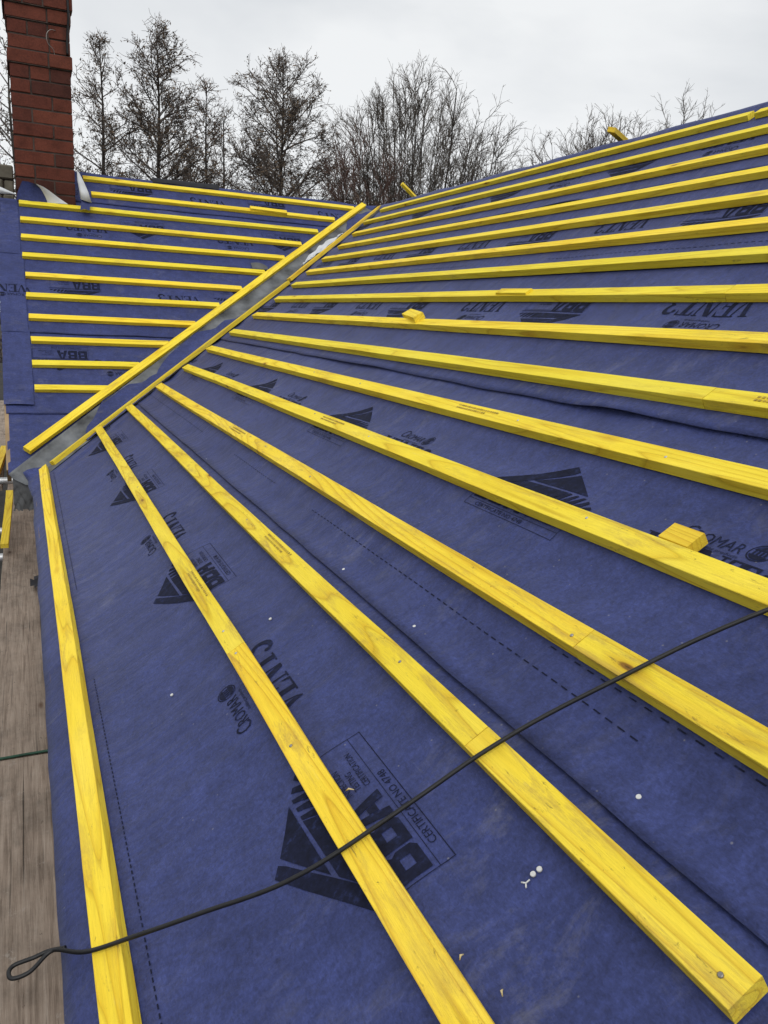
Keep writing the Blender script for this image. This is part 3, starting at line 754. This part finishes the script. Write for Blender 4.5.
# pale corner folded over left of the chimney
bm = bmesh.new(); V = {}
for i in range(9):
    for j in range(4):
        f = i/8; x = -.36+.372*f; zt_ = .785+.215*(1-f)**.9*(.55) ; zb_ = .776
        z = zb_+(zt_-zb_)*j/3
        V[i, j] = bm.verts.new(W(x, 6.85-.03*math.sin(j/3*2.6)+.02*j/3, z+.006*nz(f*4, j, 3)))
for i in range(8):
    for j in range(3): bm.faces.new((V[i, j], V[i+1, j], V[i+1, j+1], V[i, j+1])).smooth = True
tag(obj('membrane_fold', bm, M['white_under']), 'pale underside of membrane folded over at the far left of the chimney', 'membrane flap', 'membrane turned up round the chimney')

# ------------------------------------------------------------------ house below the roof
hs = empty('house', Vector((2.2, 3, 0)))
def quad(name, pts, mat, thick=0.):
    bm = bmesh.new(); bm.faces.new([bm.verts.new(p) for p in pts]); o = obj(name, bm, mat, hs, Matrix())
    if thick: md = o.modifiers.new('t', 'SOLIDIFY'); md.thickness = thick; md.offset = -1
    return o
d = -.022
rx = RO.x + RS.x*RIDGE_S; rz = RO.z + RS.z*RIDGE_S
ly = LO.y + LT.y*RIDGE_T; lz = LO.z + LT.z*RIDGE_T
e0 = -.19
quad('roof_deck', [PR(e0, Y_NEAR, d), PR(RIDGE_S, Y_NEAR, d), PR(RIDGE_S, axis_y(RIDGE_S), d), PR(e0, axis_y(e0), d)], M['timber'], .012)
quad('roof_deck', [PL(-.09, 3.76, d), PL(.2, 3.84, d), PL((RIDGE_T-2.649)/1.0251-.9638, RIDGE_T, d), PL(.425, RIDGE_T, d), PL(.425, 6.42, d), PL(-.09, 6.42, d)], M['timber'], .012)
quad('roof_deck', [W(rx, Y_NEAR, rz), W(rx, 9.9, rz), W(2*rx-.1, 9.9, RO.z-.06), W(2*rx-.1, Y_NEAR, RO.z-.06)], M['felt'], -.012)
quad('roof_deck', [W(.425, ly, lz), W(.425, 2*ly-5.0, -.80), W(rx, 2*ly-5.0, -.80), W(rx, ly, lz)], M['felt'], -.012)
wb = bmesh.new()
def wallpoly(pts): wb.faces.new([wb.verts.new(p) for p in pts])
g = lambda x, y, z: W(x, y, z) if z is not None else Vector((K*x, K*y, 0))
wallpoly([g(.14, Y_NEAR, None), g(.14, 4.9, None), g(.14, 9.7, None), g(.14, 9.7, -.86), g(.14, ly, lz-.09), g(.14, 4.9, -.95), g(.14, Y_NEAR, -.95)])
wallpoly([g(.14, Y_NEAR, None), g(.14, Y_NEAR, -.95), g(rx, Y_NEAR, rz-.06), g(2*rx-.2, Y_NEAR, -.95), g(2*rx-.2, Y_NEAR, None)])
wallpoly([g(.14, 9.7, None), g(2*rx-.2, 9.7, None), g(2*rx-.2, 9.7, -.95), g(.14, 9.7, -.86)])
wallpoly([g(2*rx-.2, Y_NEAR, None), g(2*rx-.2, Y_NEAR, -.95), g(2*rx-.2, 9.7, -.95), g(2*rx-.2, 9.7, None)])
wn = NT('house_wall_brick'); bt = wn.n('ShaderNodeTexBrick', Scale=1.)
for kk, vv in (('Color1', (.24, .07, .035, 1)), ('Color2', (.17, .05, .028, 1)), ('Mortar', (.25, .22, .18, 1))): bt.inputs[kk].default_value = vv
bt.inputs['Brick Width'].default_value = .225; bt.inputs['Row Height'].default_value = .075; bt.inputs['Mortar Size'].default_value = .01
cb = wn.n('ShaderNodeTexCoord'); sx = wn.n('ShaderNodeSeparateXYZ'); wn.l(cb.outputs['Object'], sx.inputs[0]); av = wn.n('ShaderNodeMath', operation='ADD'); wn.l(sx.outputs[0], av.inputs[0]); wn.l(sx.outputs[1], av.inputs[1])
cx = wn.n('ShaderNodeCombineXYZ'); wn.l(av.outputs[0], cx.inputs[0]); wn.l(sx.outputs[2], cx.inputs[1]); wn.l(cx.outputs[0], bt.inputs['Vector'])
obj('wall', wb, wn.done(bt.outputs['Color'], .9), hs, Matrix())
bm = bmesh.new(); add_box(bm, W(.02, Y_NEAR, -1.16), W(.05, 4.80, -.985)); obj('fascia', bm, M['timber'], hs, Matrix())
bm = bmesh.new()
pts = [(-.108, 3.72), (-.108, RIDGE_T)]
V = [bm.verts.new(PL(x, t, h)) for (x, t, h) in ((-.122, 3.74, -.010), (-.122, RIDGE_T-.5, -.010), (-.122, RIDGE_T-.5, -.11), (-.122, 3.74, -.11), (-.100, 3.74, -.010), (-.100, RIDGE_T-.5, -.010), (-.100, RIDGE_T-.5, -.11), (-.100, 3.74, -.11))]
for f in ((0,1,2,3),(7,6,5,4),(0,4,5,1),(3,2,6,7),(1,5,6,2),(0,3,7,4)): bm.faces.new([V[i] for i in f])
obj('bargeboard', bm, M['timber'], hs, Matrix())
tag(hs, 'brick house under the blue membrane roof, bare timber fascia at the eaves', 'house')

# ------------------------------------------------------------------ scaffold
def board(a, b, label):
    bm = bmesh.new(); x0, y0, z0 = a; x1, y1, z1 = b
    ys = lin(y0, y1, .15); R = []
    for y in ys:
        w = .002*nz(y*2, x0, 1); R.append([bm.verts.new(p) for p in ((x0+w, y, z0), (x1+w, y, z0), (x1+w, y, z1-.003), (x1+w-.003, y, z1), (x0+w+.003, y, z1), (x0+w, y, z1-.003))])
    for A, B in zip(R, R[1:]):
        for k in range(6): bm.faces.new((A[k], A[(k+1) % 6], B[(k+1) % 6], B[k]))
    bm.faces.new(R[0]); bm.faces.new(R[-1][::-1]); bmesh.ops.recalc_face_normals(bm, faces=bm.faces[:])
    tag(obj('scaffold_board', bm, M['board']), label, 'scaffold board', 'weathered scaffold boards')
zd = -1.60
A = W(-.195, -1.6, zd-.045); B = W(.105, 2.846, zd); board(A, B, 'weathered grey scaffold board nearest the camera, under the cable loop')
A = W(-.192, 2.862, zd-.045); B = W(.105, 8.2, zd-.003); board(A, B, 'weathered scaffold board beyond the green cord, under the valley foot')
A = W(-.56, 7.6, zd-.03); B = W(-.235, 14.5, zd+.015); board(A, B, 'brown scaffold board far away along the gable wall, at the left edge')
bm = bmesh.new(); pts = catmull([W(-.24, 2.850, zd-.03), W(-.198, 2.850, zd+.003), W(-.12, 2.852, zd+.006), W(-.03, 2.858, zd+.004), W(.05, 2.852, zd+.006), W(.12, 2.856, zd-.01)], 5)
tube(bm, pts, .0042, 6); tag(obj('green_cord', bm, M['green']), 'green cord lying across the joint between two scaffold boards', 'cord')
for y, z, xe, lab in ((5.75, zd-.10, -.215, 'galvanised scaffold tube end beside the yellow loose batten, lower'), (6.45, zd-.10, -.205, 'galvanised scaffold tube end just below the valley foot'), (7.3, zd+.12, -.20, 'galvanised scaffold tube end at the liner tip, upper')):
    bm = bmesh.new(); tube(bm, [W(xe-.75, y, z), W(xe+.05, y, z), W(xe+.28, y, z)], .024, 12)
    tag(obj('scaffold_tube', bm, M['zinc']), lab, 'scaffold tube', 'scaffold tubes under the boards')
batten(W(-.176, 5.42, zd+.06), W(-.150, 6.45, zd+.19), Vector((0, -.2, 1)), 'orange yellow batten lying loose over the scaffold edge at far left', gO, 'batten_old', w=.048, t=.03)
batten(W(-.30, 7.7, zd+.05), W(-.235, 9.3, zd+.05), Vector((0, 0, 1)), 'yellow batten lying on the far scaffold board by the gable', gO, 'batten_old', w=.07, t=.05)

# ------------------------------------------------------------------ rope-like cable across the battens
bm = bmesh.new()
cr = [(1.55, .38), (1.20, .50), (.86, .700), (.611, .795), (.424, .843), (.256, .862), (.114, .889), (-.016, .953), (-.118, 1.004)]
pts = [PR(s, y, .034) for s, y in cr] + [PR(-.19, 1.045, .033), W(-.004, 1.128, -.972), W(-.036, 1.134, -.982), W(-.062, 1.136, -.988), W(-.0695, 1.126, -.990), W(-.064, 1.112, -.990), W(-.040, 1.112, -.986), W(-.012, 1.130, -.976), W(.012, 1.120, -.966)]
pp = catmull(pts, 8)
tube(bm, [p+Vector((.0012*nz(p.x*14, 0, 1), .0016*nz(p.x*11, 3, 1), 0)) for p in pp], .0027, 8)
tag(obj('black_cable', bm, M['rubber']), 'black cable strung across the lower battens, ending in a loop over the eaves', 'cable')

# ------------------------------------------------------------------ clout nails and litter on the membrane
for s, y, lab in ((.537, .657, 'white clout nail head near the dashed line at lower right'), (.384, .668, 'white nail head, upper of the close pair below the third batten'),
                  (.3745, .670, 'white nail head, lower of the close pair below the third batten'), (.317, 1.648, 'white nail head between second and third battens, beside the VENT3 print'),
                  (.519, 1.631, 'white nail head just above the first lap, upper of two'), (.521, 1.261, 'white nail head just above the first lap, nearer of two'),
                  (.046, 1.640, 'white nail head on plain membrane left of the CROMAR print'), (.508, 3.130, 'tiny white nail head far along the first lap')):
    bm = bmesh.new(); h = HR(s, y)+.0035; p = PR(s, y, h); tube(bm, [p-RN*.002, p+RN*.0002, p+RN*.0006], [.0030, .0030, .0024], 9)
    tag(obj('clout_nail', bm, M['white_cap']), lab, 'nail', 'white nail heads on the membrane')
bm = bmesh.new(); p = PR(.361, .668, HR(.361, .668)+.004)
for a in (0, 2.2, 4.1): tube(bm, [p, p+(RS*math.cos(a)+EY*math.sin(a))*.005], .0009, 5)
tag(obj('white_chip', bm, M['white_cap']), 'tiny white chip below the close pair of nail heads', 'chip')
for s, y, a, L, lab in ((.246, .64, .3, .006, 'pale wood splinter at the near end of the second batten'), (.256, .985, 2.4, .012, 'pale splinter sticking out by the cable at the second batten'), (.262, .572, .9, .006, 'curved pale shaving on membrane at the bottom edge')):
    bm = bmesh.new(); p = PR(s, y, .006); dv = RS*math.cos(a)+EY*math.sin(a)
    tube(bm, [p, p+dv*L*.5+RN*.003, p+dv*L], [.0006, .0014, .0005], 4); tag(obj('wood_splinter', bm, M['splinter']), lab, 'splinter', 'wood splinters')

bm = bmesh.new(); grid_sheet(bm, lin(-.055, .03, .02), lin(4.62, 4.86, .03), lambda x, y: W(x, y, zd+.03+.05*abs(nz(x*12, y*9, 3))+.05*(x+.055)), lambda a, b: a-.02 > -.06+.25*abs(b-4.74))
tag(obj('felt_scrap', bm, M['felt']), 'black felt scrap on the scaffold board tucked under the eaves edge', 'felt')
# ------------------------------------------------------------------ trees
class TB:
    def __init__(s): s.v = []; s.f = []
    def tube(s, pts, r0, r1, n=3):
        b = len(s.v); m = len(pts)
        for i, p in enumerate(pts):
            t = (pts[min(i+1, m-1)]-pts[max(i-1, 0)]).normalized(); a = Vector((0, 0, 1)) if abs(t.z) < .9 else Vector((1, 0, 0))
            u = t.cross(a).normalized(); w = t.cross(u); r = r0+(r1-r0)*i/(m-1)
            for k in range(n):
                c, sn = math.cos(6.2832*k/n), math.sin(6.2832*k/n); s.v.append(tuple(p+(u*c+w*sn)*r))
        for i in range(m-1):
            for k in range(n): s.f.append((b+i*n+k, b+i*n+(k+1) % n, b+(i+1)*n+(k+1) % n, b+(i+1)*n+k))
    def leaf(s, p, sz, rnd):
        a = Vector((rnd.gauss(0, 1), rnd.gauss(0, 1), rnd.gauss(0, 1))).normalized(); c = a.orthogonal().normalized(); b = len(s.v)
        s.v += [tuple(p-a*sz), tuple(p+c*sz*.55), tuple(p+a*sz), tuple(p-c*sz*.55)]; s.f.append((b, b+1, b+2, b+3))
    def build(s, name, mat, parent):
        me = bpy.data.meshes.new(name); me.from_pydata(s.v, [], s.f); me.update(); return link_mesh(name, me, mat, parent, Matrix())
def rv(rnd, k): return Vector((rnd.uniform(-k, k), rnd.uniform(-k, k), rnd.uniform(-k, k)))
def limb(p, d, L, segs, rnd, wob, up):
    pts = [p.copy()]; d = d.normalized()
    for i in range(segs):
        d = (d+rv(rnd, wob)+Vector((0, 0, up))).normalized(); p = p+d*(L/segs); pts.append(p.copy())
    return pts
def along(pts, f):
    x = f*(len(pts)-1); i = min(int(x), len(pts)-2); return pts[i].lerp(pts[i+1], x-i), (pts[i+1]-pts[i]).normalized()
def side(d, rnd, ang):
    a = d.orthogonal().normalized(); b = d.cross(a); th = rnd.uniform(0, 6.283); o = a*math.cos(th)+b*math.sin(th)
    return (d*math.cos(ang)+o*math.sin(ang)).normalized()
def alder(x, y, top, half, seed, label, leafmat, dens=1., lean=0., nb=58, first=.22, zbase=0., twigm='twig', crown_pow=.75):
    rnd = random.Random(seed); root = empty('tree', Vector((x, y, zbase)))
    T, Cn, Lf = TB(), TB(), TB(); H = top-zbase
    tr = [Vector((x+lean*f*H+.14*nz(f*4, seed, 1)*f, y+.2*nz(f*4, seed, 2)*f, zbase+H*f)) for f in [k/16 for k in range(17)]]
    T.tube(tr, .012*H, .012, 7)
    for b in range(nb):
        f = first+(1-first)*((b+rnd.random())/nb)**.95; p, d = along(tr, f)
        fr = (f-first)/(1-first)
        L = half*(1.72*(1-fr)**crown_pow+.16)*rnd.uniform(.55, 1.18)*(.8+.2*min(1, fr/.18))
        th = rnd.uniform(0, 6.283); up = .22+.80*fr
        br = limb(p, Vector((math.cos(th), math.sin(th), up)), L*1.12, 6, rnd, .17, .035)
        Cn.tube(br, .009+.013*L, .008, 4)
        for q in range(max(5, int(L*9*dens))):
            g = rnd.uniform(.12, 1); p2, d2 = along(br, g); L2 = L*.40*(1.15-g*.7)*rnd.uniform(.6, 1.25)+.20
            s2 = limb(p2, side(d2, rnd, rnd.uniform(.5, 1.15))+Vector((0, 0, .1)), L2, 3, rnd, .24, .03); Cn.tube(s2, .010, .0065, 3)
            for w in range(max(3, int(L2*11*dens))):
                p3, d3 = along(s2, rnd.uniform(.15, 1)); s3 = limb(p3, side(d3, rnd, rnd.uniform(.4, 1.2)), rnd.uniform(.12, .40), 2, rnd, .3, .04); Cn.tube(s3, .0075, .005, 3)
                for _ in range(3 if leafmat else 0):
                    if rnd.random() < .5*dens: Lf.leaf(along(s3, rnd.random())[0]+rv(rnd, .07), rnd.uniform(.025, .062), rnd)
    T.build('trunk', M['bark'], root)
    Cn.build('crown', M[twigm], root)
    if leafmat: Lf.build('foliage', M[leafmat], root)
    tag(root, label, 'tree', 'bare winter trees behind the roof'); return root
def fan_tree(x, y, top, half, seed, label, nst=22, zbase=0., twigm='twig_pale', dens=1., stemr=.05, low=.30):
    """many limbs leaving low and curving up to a domed outline, each forking into finer and finer wood"""
    rnd = random.Random(seed); root = empty('tree', Vector((x, y, zbase))); T, Cn = TB(), TB(); H = top-zbase
    for s in range(nst):
        a = ((s+.5+rnd.uniform(-.5, .5))/nst*2-1); th = rnd.uniform(-1, 1)*.9
        dome = math.sqrt(max(.05, 1-(.86*a)**2))
        el = (.40+.60*dome)*(1-.06*abs(th))*rnd.choice((.95, .93, .86, .74, .62))
        tip = Vector((x+half*a*.95, y+half*th*.8, zbase+H*el)); b0 = Vector((x+half*.10*a+rnd.uniform(-.1, .1), y+half*.1*th, zbase+.1))
        sp = rnd.uniform(.50, .85); pts = []; ph = rnd.uniform(0, 6)
        for k in range(14):
            f = k/13; g = f**sp*.7+.3*f
            pts.append(Vector((b0.x+(tip.x-b0.x)*g+.10*math.sin(f*7+ph)*f, b0.y+(tip.y-b0.y)*g, b0.z+(tip.z-b0.z)*f))+rv(rnd, .05)*min(1, f*3))
        T.tube(pts, stemr*rnd.uniform(.55, 1.25), .011, 5)
        for q in range(int(15*dens)):
            g = rnd.uniform(low, 1)**.8; p2, d2 = along(pts, min(.999, g)); L = H*.16*(1.25-g*.85)*rnd.uniform(.5, 1.2)
            out = Vector(((p2.x-x)/half*.5, (p2.y-y)/half*.3, 0))
            br = limb(p2, side(d2, rnd, rnd.uniform(.35, .9))+out, L, 5, rnd, .15, .09); Cn.tube(br, .017, .008, 3)
            for w in range(int(L*4.2*dens)+3):
                p3, d3 = along(br, rnd.uniform(.15, 1)); s3 = limb(p3, side(d3, rnd, rnd.uniform(.35, .95)), rnd.uniform(.25, .65), 2, rnd, .2, .10); Cn.tube(s3, .0085, .0055, 3)
                for v in range(2):
                    p4, d4 = along(s3, rnd.uniform(.2, 1)); Cn.tube(limb(p4, side(d4, rnd, .7), rnd.uniform(.12, .32), 1, rnd, .2, .1), .006, .0045, 3)
    T.build('trunk', M['bark'], root); Cn.build('crown', M[twigm], root)
    tag(root, label, 'tree', 'bare winter trees behind the roof'); return root
alder(2.84, 30, 12.95, 1.5, 21, 'slender dark tree right beside the chimney, thin speckled crown', 'leaf', .92, -.004, 60, .20)
alder(4.62, 29.4, 13.4, 1.75, 22, 'tallest dark tree with a pointed speckled crown, second from the chimney', 'leaf', 1.02, -.010, 90, .20)
alder(6.45, 31, 12.3, 1.15, 23, 'narrow rust brown tree between two taller speckled trees', 'leaf_rust', 1.05, 0., 52, .24)
alder(7.55, 33, 12.0, 1.0, 27, 'thin faint tree between the rust brown tree and the dense one', 'leaf', .7, 0., 40, .2)
alder(9.03, 30, 13.1, 2.05, 24, 'dense broad dark tree with a ragged crown, just left of the rounded bare tree', 'leaf', 1.0, -.006, 90, .2, crown_pow=.6)
fan_tree(15.0, 31, 14.6, 4.1, 31, 'wide rounded bare tree of many upright stems above the valley head', 84, dens=1.15, stemr=.05)
fan_tree(12.1, 29, 12.0, 1.9, 32, 'reddish brown twiggy thicket tree left under the rounded bare tree', 20, twigm='twig_red', dens=1.2, stemr=.03)
fan_tree(18.9, 33, 12.9, 2.1, 33, 'lower bare tree at the right foot of the rounded tree', 16, dens=.9, stemr=.035, twigm='twig')
fan_tree(26.8, 31, 15.2, 3.9, 34, 'bare tree top showing over the right ridge behind the offcut', 60, dens=1.1, stemr=.025)
fan_tree(22.4, 30, 13.7, 3.3, 35, 'low bare brush top showing over the right ridge left of the offcut', 60, dens=1.1, stemr=.022, twigm='twig')
alder(.05, 27, 11.6, 1.6, 36, 'thin bare tree seen left of the chimney shaft', 'leaf', .9, 0., 50, .18)
alder(5.5, 36, 9.9, 1.6, 37, 'low twiggy tree behind the foot of the tallest tree', None, .6, 0., 34, .1)
alder(8.2, 36, 10.2, 1.7, 38, 'low twiggy tree behind the foot of the dense broad tree', None, .6, 0., 34, .1)
alder(3.7, 37, 10.0, 1.7, 39, 'low twiggy tree behind the foot of the slender tree', None, .6, 0., 34, .1)
alder(11.6, 37, 10.2, 2.0, 40, 'low twiggy tree behind the reddish thicket', None, .6, 0., 34, .1, twigm='twig_red')

# ------------------------------------------------------------------ ground
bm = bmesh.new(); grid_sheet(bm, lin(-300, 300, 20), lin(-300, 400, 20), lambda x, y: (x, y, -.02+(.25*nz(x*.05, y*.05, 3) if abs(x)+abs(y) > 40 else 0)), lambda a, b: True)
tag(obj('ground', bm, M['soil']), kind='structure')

# ------------------------------------------------------------------ sky, sun, camera
w = bpy.data.worlds.new('World'); bpy.context.scene.world = w; w.use_nodes = True; nt = w.node_tree
bg = nt.nodes['Background']; sky = nt.nodes.new('ShaderNodeTexSky'); sky.sky_type = 'NISHITA'; sky.sun_disc = False
SE, SR = math.radians(52), math.radians(200)
sky.sun_elevation = SE; sky.sun_rotation = SR
tc = nt.nodes.new('ShaderNodeTexCoord'); mp = nt.nodes.new('ShaderNodeMapping'); mp.inputs['Scale'].default_value = (1, 1, 2.6); nt.links.new(tc.outputs['Generated'], mp.inputs[0])
nn = nt.nodes.new('ShaderNodeTexNoise'); nn.inputs['Scale'].default_value = 1.7; nn.inputs['Detail'].default_value = 6; nn.inputs['Roughness'].default_value = .5; nn.inputs['Distortion'].default_value = .3
nt.links.new(mp.outputs[0], nn.inputs['Vector'])
rp = nt.nodes.new('ShaderNodeValToRGB'); rp.color_ramp.elements[0].position = .36; rp.color_ramp.elements[0].color = (6.2, 6.5, 6.9, 1); rp.color_ramp.elements[1].position = .60; rp.color_ramp.elements[1].color = (9.1, 9.25, 9.35, 1)
nt.links.new(nn.outputs['Fac'], rp.inputs[0])
mx = nt.nodes.new('ShaderNodeMix'); mx.data_type = 'RGBA'; mx.inputs[0].default_value = .95
nt.links.new(sky.outputs[0], mx.inputs[6]); nt.links.new(rp.outputs[0], mx.inputs[7]); nt.links.new(mx.outputs[2], bg.inputs['Color']); bg.inputs['Strength'].default_value = .10
sl = bpy.data.lights.new('sun', 'SUN'); sl.energy = 1.4; sl.angle = math.radians(40); sl.color = (1, .975, .94)
so = bpy.data.objects.new('sun', sl); C.objects.link(so)
az = SR; sd = Vector((math.sin(az)*math.cos(SE), math.cos(az)*math.cos(SE), math.sin(SE)))
so.rotation_euler = sd.to_track_quat('Z', 'Y').to_euler()
cam = bpy.data.cameras.new('camera'); co = bpy.data.objects.new('camera', cam); C.objects.link(co)
co.matrix_world = frame(Vector((0, 0, ZC)), Vector((.912055, -.407054, .049631)), Vector((.051875, .234589, .970710)), Vector((-.406774, -.882766, .235074)))
cam.sensor_fit = 'VERTICAL'; cam.sensor_height = 24.; cam.sensor_width = 18.; cam.lens = 788/1024*24.; cam.clip_start = .02; cam.clip_end = 2000
sc = bpy.context.scene; sc.camera = co
sc.view_settings.view_transform = 'Standard'; sc.view_settings.look = 'None'; sc.view_settings.exposure = 0.; sc.view_settings.gamma = 1.
